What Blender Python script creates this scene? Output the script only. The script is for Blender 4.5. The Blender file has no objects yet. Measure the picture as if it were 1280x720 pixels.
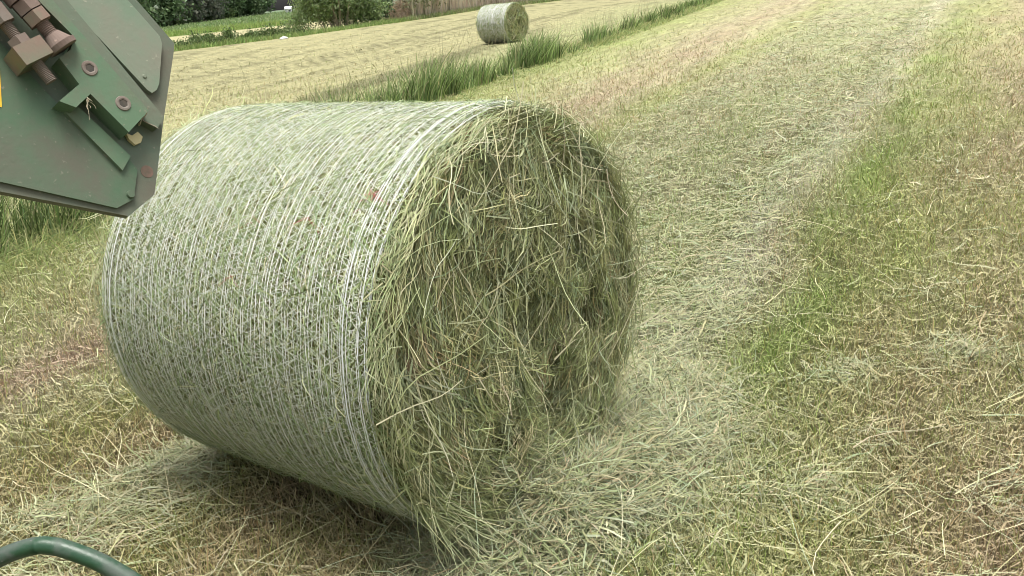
import bpy, bmesh, math, random
import numpy as np
from mathutils import Vector, Matrix

rng = np.random.default_rng(7)
random.seed(7)
scene = bpy.context.scene
col = scene.collection

# ------------------------------------------------------------------ camera
CAM = np.array([0.0, 0.0, 1.54])
F = Vector((0.0, 0.94864489, -0.31634298))
R = Vector((0.99516098, -0.0310832, -0.09321186))
U = Vector((0.0982579, 0.31481219, 0.94405438))
cd = bpy.data.cameras.new('camera')
cam = bpy.data.objects.new('camera', cd)
col.objects.link(cam)
m = Matrix.Identity(4)
for i in range(3):
    m[i][0], m[i][1], m[i][2], m[i][3] = R[i], U[i], -F[i], CAM[i]
cam.matrix_world = m
cd.sensor_width = 36
cd.lens = 36 * 1097.28 / 1280
cd.clip_start = 0.02
cd.clip_end = 8000
scene.camera = cam

# ------------------------------------------------------------------ light
world = bpy.data.worlds.new('World')
scene.world = world
world.use_nodes = True
nt = world.node_tree
bg = nt.nodes['Background']
sky = nt.nodes.new('ShaderNodeTexSky')
sky.sky_type = 'NISHITA'
sky.sun_disc = False
SUN_DIR = Vector((0.06, -0.12, 1.2)).normalized()
sky.sun_elevation = math.asin(SUN_DIR.z)
sky.sun_rotation = math.atan2(SUN_DIR.x, SUN_DIR.y)
sky.air_density = 1.0
sky.dust_density = 6.0
sky.ozone_density = 1.0
hs = nt.nodes.new('ShaderNodeHueSaturation')      # a white cloudy sky rather than a blue one
hs.inputs['Saturation'].default_value = 0.25
nt.links.new(sky.outputs[0], hs.inputs['Color'])
nt.links.new(hs.outputs[0], bg.inputs['Color'])
bg.inputs['Strength'].default_value = 0.085
sl = bpy.data.lights.new('sun', 'SUN')
sl.energy = 1.5
sl.angle = math.radians(30)
sl.color = (1.0, 0.96, 0.9)
so = bpy.data.objects.new('sun', sl)
so.rotation_euler = SUN_DIR.to_track_quat('Z', 'Y').to_euler()
so.location = (5, 5, 20)
col.objects.link(so)
scene.view_settings.view_transform = 'Standard'
scene.view_settings.look = 'None'
scene.view_settings.gamma = 1
scene.view_settings.exposure = 1.3
scene.render.engine = 'CYCLES'
scene.cycles.max_bounces = 5
scene.cycles.diffuse_bounces = 2
scene.cycles.pixel_filter_type = 'BLACKMAN_HARRIS'
scene.cycles.filter_width = 0.9
scene.cycles.transparent_max_bounces = 8

# ------------------------------------------------------------------ object helpers
def tag(o, label=None, cat=None, group=None, kind=None):
    if label: o['label'] = label
    if cat: o['category'] = cat
    if group: o['group'] = group
    if kind: o['kind'] = kind
    return o

def empty(name, loc=(0, 0, 0)):
    o = bpy.data.objects.new(name, None)
    o.empty_display_size = 0.2
    o.location = loc
    col.objects.link(o)
    return o

def link(name, me, parent=None):
    o = bpy.data.objects.new(name, me)
    col.objects.link(o)
    if parent is not None:
        o.parent = parent
        o.matrix_parent_inverse = Matrix.Translation(-parent.location)
    return o

def np_mesh(name, V, Q, C=None, mat=None, smooth=False, uv=None):
    """V (n,3) vertices, Q (m,4) quads, C (n,3) colours, uv (n,2) stored as a point attribute"""
    V = np.ascontiguousarray(V, dtype=np.float32)
    Q = np.ascontiguousarray(Q, dtype=np.int32)
    k = Q.shape[1]
    me = bpy.data.meshes.new(name)
    me.vertices.add(len(V))
    me.vertices.foreach_set('co', V.ravel())
    me.loops.add(Q.size)
    me.loops.foreach_set('vertex_index', Q.ravel())
    me.polygons.add(len(Q))
    me.polygons.foreach_set('loop_start', np.arange(0, Q.size, k, dtype=np.int32))
    if smooth:
        me.polygons.foreach_set('use_smooth', np.ones(len(Q), dtype=bool))
    if C is not None:
        a = me.attributes.new('tint', 'FLOAT_COLOR', 'POINT')
        c4 = np.ones((len(V), 4), dtype=np.float32)
        c4[:, :3] = np.clip(C, 0.005, 0.95)
        a.data.foreach_set('color', c4.ravel())
    if uv is not None:
        a = me.attributes.new('rows', 'FLOAT_VECTOR', 'POINT')
        v3 = np.zeros((len(V), 3), dtype=np.float32)
        v3[:, :2] = uv
        a.data.foreach_set('vector', v3.ravel())
    me.update(calc_edges=True)
    if mat: me.materials.append(mat)
    return me

def merge(parts):
    Vs, Qs, Cs, n = [], [], [], 0
    for V, Q, C in parts:
        Vs.append(V); Qs.append(Q + n); Cs.append(C); n += len(V)
    return np.concatenate(Vs), np.concatenate(Qs), np.concatenate(Cs)

def nrm(a):
    return a / np.maximum(np.linalg.norm(a, axis=-1, keepdims=True), 1e-9)

def rvec(n):
    return nrm(rng.standard_normal((n, 3)))

def ribbons(P, D, L, W, N, C, seg=3, bend=None, wig=0.06, taper=0.6, flakes=0.0):
    """flat tapered strands: P roots, D directions, L lengths, W widths, N facing hints, C colours"""
    n = len(P)
    L = np.broadcast_to(L, (n,)); W = np.broadcast_to(W, (n,))
    D = nrm(D)
    t = np.linspace(0, 1, seg + 1)
    k1 = rng.standard_normal((n, 3)) * wig
    k2 = rng.standard_normal((n, 3)) * wig * 0.5
    kink = rng.random(n) < .45
    W = W * np.where(rng.random(n) < flakes, 2.3, 1.0)
    if bend is None: bend = np.zeros((n, 3))
    S = nrm(np.cross(D, N) + 1e-6)
    V = np.empty((n, seg + 1, 2, 3), dtype=np.float32)
    for i, x in enumerate(t):
        f1 = np.where(kink, 1.5 * (1 - abs(2 * x - 1)), math.sin(math.pi * x))[:, None]
        ctr = P + (D * x + bend * x * x + k1 * f1 + k2 * math.sin(2 * math.pi * x)) * L[:, None]
        w = (W * (1 - taper * x) * 0.5)[:, None]
        V[:, i, 0] = ctr - S * w
        V[:, i, 1] = ctr + S * w
    base = (np.arange(n) * (seg + 1) * 2)[:, None]
    j = np.arange(seg)[None] * 2
    q = np.stack([base + j, base + j + 1, base + j + 3, base + j + 2], -1).reshape(-1, 4)
    Cv = np.repeat(C, (seg + 1) * 2, axis=0)
    return V.reshape(-1, 3), q, Cv

# smooth value noise on a lattice
_lat = rng.random((256, 256))
def vnoise(x, y, seed=0):
    x = np.asarray(x) + seed * 17.31; y = np.asarray(y) + seed * 9.77
    xi = np.floor(x).astype(int); yi = np.floor(y).astype(int)
    fx = x - xi; fy = y - yi
    fx = fx * fx * (3 - 2 * fx); fy = fy * fy * (3 - 2 * fy)
    g = lambda a, b: _lat[a & 255, b & 255]
    return (g(xi, yi) * (1 - fx) + g(xi + 1, yi) * fx) * (1 - fy) + (g(xi, yi + 1) * (1 - fx) + g(xi + 1, yi + 1) * fx) * fy
def fbm(x, y, seed=0, o=3):
    s = 0; a = 0.5; tot = 0
    for k in range(o):
        s = s + a * vnoise(x * 2 ** k, y * 2 ** k, seed + k * 3); tot += a; a *= 0.5
    return s / tot

def pick(n, pal, wts):
    pal = np.array(pal); w = np.array(wts, float); w /= w.sum()
    c = pal[rng.choice(len(pal), n, p=w)]
    return c * rng.uniform(0.75, 1.25, (n, 1)) * rng.uniform(0.93, 1.07, (n, 3))

# ------------------------------------------------------------------ materials
def mat_new(name):
    m = bpy.data.materials.new(name)
    m.use_nodes = True
    n = m.node_tree
    for x in list(n.nodes): n.nodes.remove(x)
    return m, n

def N(n, t, **kw):
    x = n.nodes.new(t)
    for k, v in kw.items():
        if k in x.inputs: x.inputs[k].default_value = v
        else: setattr(x, k, v)
    return x

def blade_mat(name, transl=0.25, rough=0.6, spec=0.25, noise=None, clear=0.0):
    m, n = mat_new(name)
    out = N(n, 'ShaderNodeOutputMaterial')
    at = N(n, 'ShaderNodeAttribute', attribute_name='tint')
    p = N(n, 'ShaderNodeBsdfPrincipled', Roughness=rough)
    p.inputs['Specular IOR Level'].default_value = spec
    tr = N(n, 'ShaderNodeBsdfTranslucent')
    mx = N(n, 'ShaderNodeMixShader'); mx.inputs[0].default_value = transl
    c = at.outputs['Color']
    if noise:
        tc = N(n, 'ShaderNodeTexCoord')
        nz = N(n, 'ShaderNodeTexNoise', Scale=noise, Detail=3.0)
        n.links.new(tc.outputs['Object'], nz.inputs['Vector'])
        mr = N(n, 'ShaderNodeMapRange'); mr.inputs['To Min'].default_value = 0.7; mr.inputs['To Max'].default_value = 1.3
        n.links.new(nz.outputs['Fac'], mr.inputs['Value'])
        vm = N(n, 'ShaderNodeVectorMath', operation='SCALE')
        n.links.new(c, vm.inputs[0]); n.links.new(mr.outputs[0], vm.inputs['Scale'])
        c = vm.outputs[0]
    n.links.new(c, p.inputs['Base Color']); n.links.new(c, tr.inputs['Color'])
    n.links.new(p.outputs[0], mx.inputs[1]); n.links.new(tr.outputs[0], mx.inputs[2])
    if clear:                                        # thin see-through plastic
        tp = N(n, 'ShaderNodeBsdfTransparent')
        m2 = N(n, 'ShaderNodeMixShader'); m2.inputs[0].default_value = clear
        n.links.new(mx.outputs[0], m2.inputs[1]); n.links.new(tp.outputs[0], m2.inputs[2])
        n.links.new(m2.outputs[0], out.inputs['Surface'])
    else:
        n.links.new(mx.outputs[0], out.inputs['Surface'])
    return m

M_hay = blade_mat('hay_strands', 0.12, 0.5, 0.35)
M_grass = blade_mat('grass_blades', 0.4, 0.6, 0.12)
M_leaf = blade_mat('leaves', 0.25, 0.5, 0.3)
M_net = blade_mat('net_plastic', 0.1, 0.35, 0.4, clear=0.12)
M_bark = blade_mat('bark', 0.0, 0.9, 0.1, noise=9.0)

def ground_mat():
    m, n = mat_new('mown_field')
    out = N(n, 'ShaderNodeOutputMaterial')
    p = N(n, 'ShaderNodeBsdfPrincipled', Roughness=0.95)
    p.inputs['Specular IOR Level'].default_value = 0.1
    at = N(n, 'ShaderNodeAttribute', attribute_name='tint')
    rw = N(n, 'ShaderNodeAttribute', attribute_name='rows')
    # streaks along the mowing rows
    mp = N(n, 'ShaderNodeMapping'); mp.inputs['Scale'].default_value = (0.35, 5.0, 1)
    n.links.new(rw.outputs['Vector'], mp.inputs['Vector'])
    n1 = N(n, 'ShaderNodeTexNoise', Scale=1.6, Detail=5.0, Roughness=0.65)
    n.links.new(mp.outputs[0], n1.inputs['Vector'])
    r1 = N(n, 'ShaderNodeMapRange'); r1.inputs['From Min'].default_value = 0.3; r1.inputs['From Max'].default_value = 0.7
    r1.inputs['To Min'].default_value = 0.62; r1.inputs['To Max'].default_value = 1.28
    n.links.new(n1.outputs['Fac'], r1.inputs['Value'])
    # fine thatch
    tc = N(n, 'ShaderNodeTexCoord')
    n2 = N(n, 'ShaderNodeTexNoise', Scale=26.0, Detail=6.0, Roughness=0.75)
    n.links.new(tc.outputs['Object'], n2.inputs['Vector'])
    r2 = N(n, 'ShaderNodeMapRange'); r2.inputs['From Min'].default_value = 0.3; r2.inputs['From Max'].default_value = 0.7
    r2.inputs['To Min'].default_value = 0.55; r2.inputs['To Max'].default_value = 1.4
    n.links.new(n2.outputs['Fac'], r2.inputs['Value'])
    mu = N(n, 'ShaderNodeMath', operation='MULTIPLY')
    n.links.new(r1.outputs[0], mu.inputs[0]); n.links.new(r2.outputs[0], mu.inputs[1])
    vm = N(n, 'ShaderNodeVectorMath', operation='SCALE')
    n.links.new(at.outputs['Color'], vm.inputs[0]); n.links.new(mu.outputs[0], vm.inputs['Scale'])
    n.links.new(vm.outputs[0], p.inputs['Base Color'])
    bp = N(n, 'ShaderNodeBump', Strength=0.6, Distance=0.03)
    n.links.new(n2.outputs['Fac'], bp.inputs['Height']); n.links.new(bp.outputs[0], p.inputs['Normal'])
    n.links.new(p.outputs[0], out.inputs['Surface'])
    return m

def core_mat():
    """matted hay under the strands"""
    m, n = mat_new('hay_core')
    out = N(n, 'ShaderNodeOutputMaterial')
    p = N(n, 'ShaderNodeBsdfPrincipled', Roughness=0.9)
    p.inputs['Specular IOR Level'].default_value = 0.1
    tc = N(n, 'ShaderNodeTexCoord')
    nz = N(n, 'ShaderNodeTexNoise', Scale=45.0, Detail=6.0, Roughness=0.7)
    n.links.new(tc.outputs['Object'], nz.inputs['Vector'])
    cr = N(n, 'ShaderNodeValToRGB')
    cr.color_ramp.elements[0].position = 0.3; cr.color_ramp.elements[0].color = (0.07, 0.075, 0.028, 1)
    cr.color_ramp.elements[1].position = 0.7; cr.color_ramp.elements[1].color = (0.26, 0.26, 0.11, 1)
    n.links.new(nz.outputs['Fac'], cr.inputs[0]); n.links.new(cr.outputs[0], p.inputs['Base Color'])
    bp = N(n, 'ShaderNodeBump', Strength=0.8, Distance=0.02)
    n.links.new(nz.outputs['Fac'], bp.inputs['Height']); n.links.new(bp.outputs[0], p.inputs['Normal'])
    n.links.new(p.outputs[0], out.inputs['Surface'])
    return m
M_core = core_mat()

def paint_mat(name, green, dirt, amount, rough=0.45, scale=9.0, spec=0.4):
    m, n = mat_new(name)
    out = N(n, 'ShaderNodeOutputMaterial')
    p = N(n, 'ShaderNodeBsdfPrincipled')
    p.inputs['Specular IOR Level'].default_value = spec
    tc = N(n, 'ShaderNodeTexCoord')
    nz = N(n, 'ShaderNodeTexNoise', Scale=scale, Detail=7.0, Roughness=0.65)
    n.links.new(tc.outputs['Object'], nz.inputs['Vector'])
    mr = N(n, 'ShaderNodeMapRange'); mr.inputs['From Min'].default_value = 0.62 - amount * 0.5; mr.inputs['From Max'].default_value = 0.85 - amount * 0.5
    n.links.new(nz.outputs['Fac'], mr.inputs['Value'])
    fine = N(n, 'ShaderNodeTexNoise', Scale=140.0, Detail=4.0)
    n.links.new(tc.outputs['Object'], fine.inputs['Vector'])
    spk = N(n, 'ShaderNodeMapRange'); spk.inputs['From Min'].default_value = 0.66; spk.inputs['From Max'].default_value = 0.74
    n.links.new(fine.outputs['Fac'], spk.inputs['Value'])
    mx = N(n, 'ShaderNodeMix', data_type='RGBA'); mx.inputs[6].default_value = (*green, 1); mx.inputs[7].default_value = (*dirt, 1)
    n.links.new(mr.outputs[0], mx.inputs[0])
    m2 = N(n, 'ShaderNodeMix', data_type='RGBA'); m2.inputs[7].default_value = (*[min(1, d * 1.5) for d in dirt], 1)
    n.links.new(spk.outputs[0], m2.inputs[0]); n.links.new(mx.outputs[2], m2.inputs[6])
    n.links.new(m2.outputs[2], p.inputs['Base Color'])
    rr = N(n, 'ShaderNodeMapRange'); rr.inputs['To Min'].default_value = rough; rr.inputs['To Max'].default_value = 0.85
    n.links.new(mr.outputs[0], rr.inputs['Value']); n.links.new(rr.outputs[0], p.inputs['Roughness'])
    bp = N(n, 'ShaderNodeBump', Strength=0.12, Distance=0.004)
    n.links.new(fine.outputs['Fac'], bp.inputs['Height']); n.links.new(bp.outputs[0], p.inputs['Normal'])
    n.links.new(p.outputs[0], out.inputs['Surface'])
    return m
DIRT = (0.13, 0.105, 0.075)
M_plate = paint_mat('dusty_plate_paint', (0.10, 0.138, 0.092), (0.13, 0.128, 0.095), 0.5)
M_ledge = paint_mat('dusty_ledge_paint', (0.11, 0.16, 0.105), (0.14, 0.145, 0.105), 0.5)
M_paint = paint_mat('green_machine_paint', (0.076, 0.135, 0.076), (0.115, 0.12, 0.088), 0.42)
M_paint2 = paint_mat('pale_green_paint', (0.155, 0.215, 0.145), (0.20, 0.205, 0.155), 0.4)
M_block = paint_mat('green_block_paint', (0.105, 0.175, 0.102), (0.145, 0.14, 0.10), 0.4)
M_steel = paint_mat('dusty_bolt_steel', (0.19, 0.175, 0.145), (0.19, 0.14, 0.115), 0.6, rough=0.55)
M_lug = paint_mat('dusty_lug_paint', (0.13, 0.18, 0.11), (0.22, 0.155, 0.12), 0.6)
M_rail = paint_mat('glossy_green_pipe', (0.016, 0.06, 0.026), (0.10, 0.11, 0.10), 0.3, rough=0.38, scale=20, spec=0.6)
M_yellow = paint_mat('yellow_decal', (0.75, 0.48, 0.03), (0.5, 0.38, 0.1), 0.15)
M_chip = paint_mat('cream_wood', (0.62, 0.55, 0.3), (0.4, 0.33, 0.16), 0.2, scale=60)
M_rust = paint_mat('rust_spot', (0.2, 0.12, 0.09), DIRT, 0.5, scale=40)
M_dark = paint_mat('dark_hole', (0.05, 0.045, 0.035), (0.1, 0.08, 0.06), 0.4, scale=30)

# ------------------------------------------------------------------ field layout (metres, world)
RA = 0.598257
SR, CR = math.sin(RA), math.cos(RA)
def rows(x, y):
    """u along the rows, w across them (the rows fan out slightly with distance)"""
    u = x * SR + y * CR
    v = x * CR - y * SR
    uu = np.clip(u, -4, 60)
    w = (v + 0.0633 * uu) / (1 + 0.0333 * uu)
    return u, w

def ditch_off(x, y):
    """distance left of the near edge of the unmown strip"""
    return (-3.5 + 0.367 * (y - 6.5) - x) * 0.94

def height(x, y):
    d = np.hypot(x, y)
    far = np.clip((d - 95) / 1.0, 0, 400) * 0.012
    front = np.clip((y - 40) / 40, 0, 1)
    return far * front

KW = np.array([-60, -14, -9, -7.2, -5.6, -5.0, -4.6, -4.2, -3.8, -3.45, -3.1, -2.6, -2.0, -1.6, -1.35, -1.15, -.98, -.75, -.5, -.2, .15, .6, 1.2, 4.0])
KC = np.array([(.43, .405, .225), (.41, .39, .21), (.41, .39, .21), (.39, .40, .205), (.35, .38, .16), (.41, .42, .20), (.43, .42, .215), (.47, .43, .26), (.45, .37, .235), (.48, .44, .27), (.37, .385, .165), (.43, .42, .25),
               (.40, .41, .225), (.43, .425, .25), (.36, .37, .19), (.57, .55, .40), (.45, .44, .25), (.315, .37, .135), (.38, .385, .17), (.42, .39, .205), (.455, .395, .23), (.41, .39, .19), (.445, .385, .225), (.43, .4, .222)])
def field_col(x, y):
    u, w = rows(x, y)
    wj = w + (fbm(x * 1.3, y * 1.3, 1) - 0.5) * 0.34
    c = np.stack([np.interp(wj, KW, KC[:, k]) for k in range(3)], -1)
    lw = np.clip((2.3 - u) / .5, 0, 1) * np.clip((-1.25 - w) / .3, 0, 1) * np.clip((w + 3.6) / .6, 0, 1)  # browner patch beside the big bale: its shadow tone put into the colour
    c = c + lw[..., None] * (np.array([.385, .335, .165]) - c) * .8
    g = np.clip((fbm(u * 0.7, w * 2.6, 5) - 0.5) * 3.0, -1, 1)[..., None]
    near = np.clip((8 - np.abs(w)) / 4, 0, 1)[..., None]
    c = c * (1 + 0.08 * g) + near * (np.clip(g, 0, 1) * np.array([-.035, .0, -.035]) + np.clip(-g, 0, 1) * np.array([.03, -.005, .015]))
    gp = np.clip((fbm(x * 1.5, y * 1.5, 44) - .5) * 5, 0, 1)[..., None] * np.exp(-((w + .75) / .3) ** 2)[..., None] * .8
    c = c + gp * (np.array([.43, .42, .23]) - c)
    fd = np.clip((np.hypot(x, y) - 6) / 16, 0, .28)[..., None] * (w > -5.1)[..., None]
    c = c + fd * (np.array([.43, .405, .245]) - c)
    # narrow dark streaks in the far part of the field
    s = .5 * fbm(u * 0.07, w * 2.6, 9) + .5 * fbm(u * 0.05, w * 7, 19)
    far = np.clip((-6.6 - w) / 1.5, 0, 1)
    c = c * (1 - 0.42 * far * np.clip((s - 0.54) * 10, 0, 1))[..., None]
    # second strip, verges and the rising meadow beyond the far edge of the field
    d = np.hypot(x, y)
    ed = d - far_edge(x, y)
    c = np.where((ed > 0)[..., None] & (y > 20)[..., None], np.array([.30, .32, .13]), c)
    sec = (ed > 12) & (d < 128) & (y > 20)
    c = np.where(sec[..., None], np.array([.50, .46, .26]), c)
    c = np.where(((d >= 128) & (y > 20))[..., None], np.array([.21, .27, .10]), c)
    c = np.where(((d >= 175) & (y > 20))[..., None], np.array([.19, .25, .155]), c)
    return c

# far edge of the field: distance from the viewer as a function of bearing
EB = np.array([-1.2, -0.36, -0.331, -0.2, -0.093, -0.005, 0.099, 0.25, 1.2])
ED = np.array([60, 62, 64.4, 70.7, 86.1, 105.9, 113.8, 125, 190])
def far_edge(x, y):
    return np.interp(np.arctan2(x, y), EB, ED)

def ground_sheet():
    nr, na = 260, 420
    r = np.concatenate([[0.02], np.geomspace(0.4, 5000, nr - 1)])
    a = np.linspace(-math.pi, math.pi, na, endpoint=False)
    a = a - 0.62 * np.sin(a)                 # angular resolution gathered to the front
    X = r[:, None] * np.sin(a); Y = r[:, None] * np.cos(a)
    Z = height(X, Y)
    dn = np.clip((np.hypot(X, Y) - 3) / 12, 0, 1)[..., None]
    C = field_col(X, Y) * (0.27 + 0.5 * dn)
    u, w = rows(X, Y)
    V = np.stack([X, Y, Z], -1).reshape(-1, 3)
    i, j = np.meshgrid(np.arange(nr - 1), np.arange(na), indexing='ij')
    j2 = (j + 1) % na
    Q = np.stack([i * na + j, i * na + j2, (i + 1) * na + j2, (i + 1) * na + j], -1).reshape(-1, 4)[:, ::-1]
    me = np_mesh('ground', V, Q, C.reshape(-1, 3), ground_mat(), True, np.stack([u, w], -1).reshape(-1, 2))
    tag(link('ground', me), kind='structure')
ground_sheet()

# ------------------------------------------------------------------ bale frame
BR, BW = 0.63, 1.196
BC = np.array([-0.452, 2.794, BR - .006])
BAX = np.array([math.sin(2.2303), math.cos(2.2303), 0.0])
ZUP = np.array([0.0, 0.0, 1.0])
def off_bale(x, y, margin=0.0):
    """True where the ground is not under the big bale's contact strip"""
    d = np.stack([x - BC[0], y - BC[1]], -1)
    al = d @ BAX[:2]; sd = d @ np.array([-BAX[1], BAX[0]])
    return ~((np.abs(al) < BW / 2 + margin) & (np.abs(sd) < 0.16 + margin))

# ------------------------------------------------------------------ stubble and loose hay
def polar(n, r0, r1, a0=-0.9, a1=1.0):
    r = np.exp(rng.uniform(math.log(r0), math.log(r1), n))
    a = rng.uniform(a0, a1, n)
    return r * np.sin(a), r * np.cos(a), r

def stubble():
    parts = []
    # short upright stubble
    n = 600000
    x, y, r = polar(n, 1.0, 75)
    k = (rng.random(n) < np.clip(1.35 - r / 20, .05, 1)) & off_bale(x, y) & ((ditch_off(x, y) < 0.05) | (ditch_off(x, y) > 1.1))
    x, y, r = x[k], y[k], r[k]; n = len(x)
    C = field_col(x, y)
    j = rng.random((n, 1))
    C = C * (1 + rng.uniform(-.55, .25, (n, 1)) * np.clip(6 / r, .35, 1)[:, None])
    C = np.where(j < 0.3, C * np.array([.78, .97, .6]), C)
    C = np.where(j > 0.84, C * np.array([1.08, .9, .8]), C)
    D = np.stack([rng.normal(0, .34, n), rng.normal(0, .34, n), np.ones(n)], -1)
    L = rng.uniform(.022, .06, n) * np.clip(r / 4, 1, 2) ** 0.3
    W = rng.uniform(.0028, .0046, n) * np.clip(r / 3.2, 1, 14) ** 0.72
    P = np.stack([x, y, np.full(n, -.003)], -1)
    parts.append(ribbons(P, D, L, W, rvec(n), C, 2, bend=rng.normal(0, .35, (n, 3)), taper=.6))
    # clippings lying between
    n = 215000
    x, y, r = polar(n, 1.0, 85)
    k = (rng.random(n) < np.clip(1.2 - r / 65, .12, 1)) & (r < far_edge(x, y) - .5) & off_bale(x, y) & ((ditch_off(x, y) < 0.1) | (ditch_off(x, y) > 1.0))
    x, y, r = x[k], y[k], r[k]; n = len(x)
    C = field_col(x, y) * (1 + rng.uniform(-.35, .2, (n, 1)) * np.clip(6 / r, .5, 1)[:, None])
    a = rng.normal(0, .9, n) + math.pi * rng.integers(0, 2, n)
    D = np.stack([np.cos(a), np.sin(a), rng.normal(.1, .25, n)], -1)
    L = rng.uniform(.02, .075, n) * np.clip(r / 4, 1, 3) ** 0.4
    W = rng.uniform(.002, .0036, n) * np.clip(r / 2.8, 1, 14) ** 0.75
    P = np.stack([x, y, rng.uniform(.006, .03, n)], -1)
    nn = np.stack([rng.normal(0, .4, n), rng.normal(0, .4, n), np.ones(n)], -1)
    parts.append(ribbons(P, D, L, W, nn, C, 2, bend=rng.normal(0, .14, (n, 3)), wig=.07, taper=.4, flakes=.06))
    me = np_mesh('stubble', *merge(parts), M_hay)
    tag(link('stubble', me), 'short mown stubble covering the whole field, banded yellow, green and brown', 'stubble', kind='stuff')
stubble()

HAYPAL = [(.53, .51, .31), (.45, .46, .25), (.34, .39, .19), (.40, .45, .28), (.42, .35, .2), (.60, .57, .36)]
# heaps: centre, radii, height, colour shift
HEAPS = [(0.14, 2.42, .26, .22, .11), (-.02, 2.24, .22, .15, .085), (.36, 2.72, .22, .2, .06), (.52, 3.05, .2, .24, .03),
         (.84, 2.33, .13, .10, .02), (-1.38, 2.82, .16, .09, .035), (-1.58, 2.62, .18, .08, .02), (-1.24, 2.98, .12, .09, .02), (1.78, 3.18, .14, .09, .012), (1.28, 3.12, .12, .09, .012)]
def heap_z(x, y):
    z = np.zeros_like(x)
    for (cx, cy, rx, ry, h) in HEAPS:
        dx = x - cx; dy = y - cy
        z = z + h * np.exp(-((dx / rx) ** 2 + (dy / ry) ** 2))
    return z

def loose_hay():
    parts = []
    # swath density as a function of place
    n = 380000
    x, y, r = polar(n, 1.4, 30)
    u, w = rows(x, y)
    jw = w + (fbm(x * 1.6, y * 1.6, 2) - .5) * .35
    dens = .85 * np.exp(-((jw + 1.2) / .17) ** 2) + .42 * ((w < -1.3) & (w > -2.9) & (u > 2.15)) * (.35 + fbm(x * 1.1, y * 1.1, 4)) + .014
    dens += .5 * np.exp(-((jw + 2.35) / .13) ** 2) * (u < 2.2) * (x < -1.0)
    dens += .16 * np.clip((fbm(x * 2.2, y * 2.2, 12) - .6) * 6, 0, 1)
    k = (rng.random(n) < dens) & off_bale(x, y, .02) & (ditch_off(x, y) < -.25)
    x, y, r = x[k], y[k], r[k]; n = len(x)
    C = pick(n, HAYPAL, [4, 5, 3, 3, 1.2, .8]) * .8
    a = rng.normal(.15, .8, n) + math.pi * rng.integers(0, 2, n)
    D = np.stack([np.cos(a), np.sin(a), rng.normal(.02, .13, n)], -1)
    L = rng.gamma(3, .035, n).clip(.04, .38) * np.clip(r / 5, 1, 2.5) ** .4
    W = rng.uniform(.0021, .0037, n) * np.clip(r / 2.9, 1, 12) ** .75
    P = np.stack([x, y, heap_z(x, y) * .5 + rng.uniform(.02, .055, n)], -1)
    nn = np.stack([rng.normal(0, .4, n), rng.normal(0, .4, n), np.ones(n)], -1)
    parts.append(ribbons(P, D, L, W, nn, C, 4, bend=rng.normal(0, .15, (n, 3)) * np.array([1, 1, .3]), wig=.06, taper=.4, flakes=.05))
    # long single stems thrown about
    n = 1300
    x, y, r = polar(n, 1.6, 14)
    k = off_bale(x, y, .1) & (ditch_off(x, y) < -.4)
    x, y, r = x[k], y[k], r[k]; n = len(x)
    C = pick(n, [(.56, .53, .33), (.50, .50, .30), (.44, .47, .30)], [4, 3, 2])
    a = rng.uniform(0, 2 * math.pi, n)
    D = np.stack([np.cos(a), np.sin(a), rng.normal(.03, .1, n)], -1)
    P = np.stack([x, y, heap_z(x, y) + rng.uniform(.04, .07, n)], -1)
    parts.append(ribbons(P, D, rng.uniform(.12, .5, n), rng.uniform(.0019, .0032, n) * np.clip(r / 3, 1, 4) ** .7, np.tile(ZUP, (n, 1)), C, 6,
                         bend=rng.normal(0, .2, (n, 3)) * np.array([1, 1, .15]), wig=.028, taper=.5))
    # heaps of hay spilled round the foot of the bale
    for i, (cx, cy, rx, ry, h) in enumerate(HEAPS):
        g = 26
        tx, ty = np.meshgrid(np.linspace(-2, 2, g), np.linspace(-2, 2, g), indexing='ij')
        gx = cx + tx * rx; gy = cy + ty * ry
        gz = h * np.exp(-(tx ** 2 + ty ** 2)) * (.8 + .4 * fbm(gx * 9, gy * 9, 3)) - .012
        V = np.stack([gx, gy, gz], -1).reshape(-1, 3)
        ii, jj = np.meshgrid(np.arange(g - 1), np.arange(g - 1), indexing='ij')
        Q = np.stack([ii * g + jj, (ii + 1) * g + jj, (ii + 1) * g + jj + 1, ii * g + jj + 1], -1).reshape(-1, 4)
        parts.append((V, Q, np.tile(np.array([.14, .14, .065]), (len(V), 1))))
        m = int(13000 * rx * ry / .06 * (0.26 if i > 3 else 1))
        x = cx + rng.normal(0, .75, m) * rx; y = cy + rng.normal(0, .75, m) * ry
        z = heap_z(x, y) * (.8 + .4 * fbm(x * 9, y * 9, 3)) + rng.uniform(-.01, .03, m)
        cl = fbm(x * 14, y * 14, 8)
        a = (cl * 14 + i + rng.normal(0, .5, m)) % (2 * math.pi)
        D = np.stack([np.cos(a), np.sin(a), rng.normal(0, .25, m)], -1)
        gk = pick(m, HAYPAL, [3, 4, 3, 4, 1, 1] if i < 4 else [3, 4, 3, 1.5, .4, 1]) * .8
        L = rng.gamma(3, .022, m).clip(.025, .26)
        nn = np.stack([rng.normal(0, .5, m), rng.normal(0, .5, m), np.ones(m)], -1)
        parts.append(ribbons(np.stack([x, y, z], -1), D, L, rng.uniform(.0026, .0043, m), nn, gk, 4, bend=rng.normal(0, .2, (m, 3)), wig=.1, taper=.4, flakes=.06))
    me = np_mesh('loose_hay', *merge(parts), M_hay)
    tag(link('loose_hay', me), 'loose pale hay strewn along the rows and heaped at the foot of the big bale', 'loose hay', kind='stuff')
loose_hay()

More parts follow.
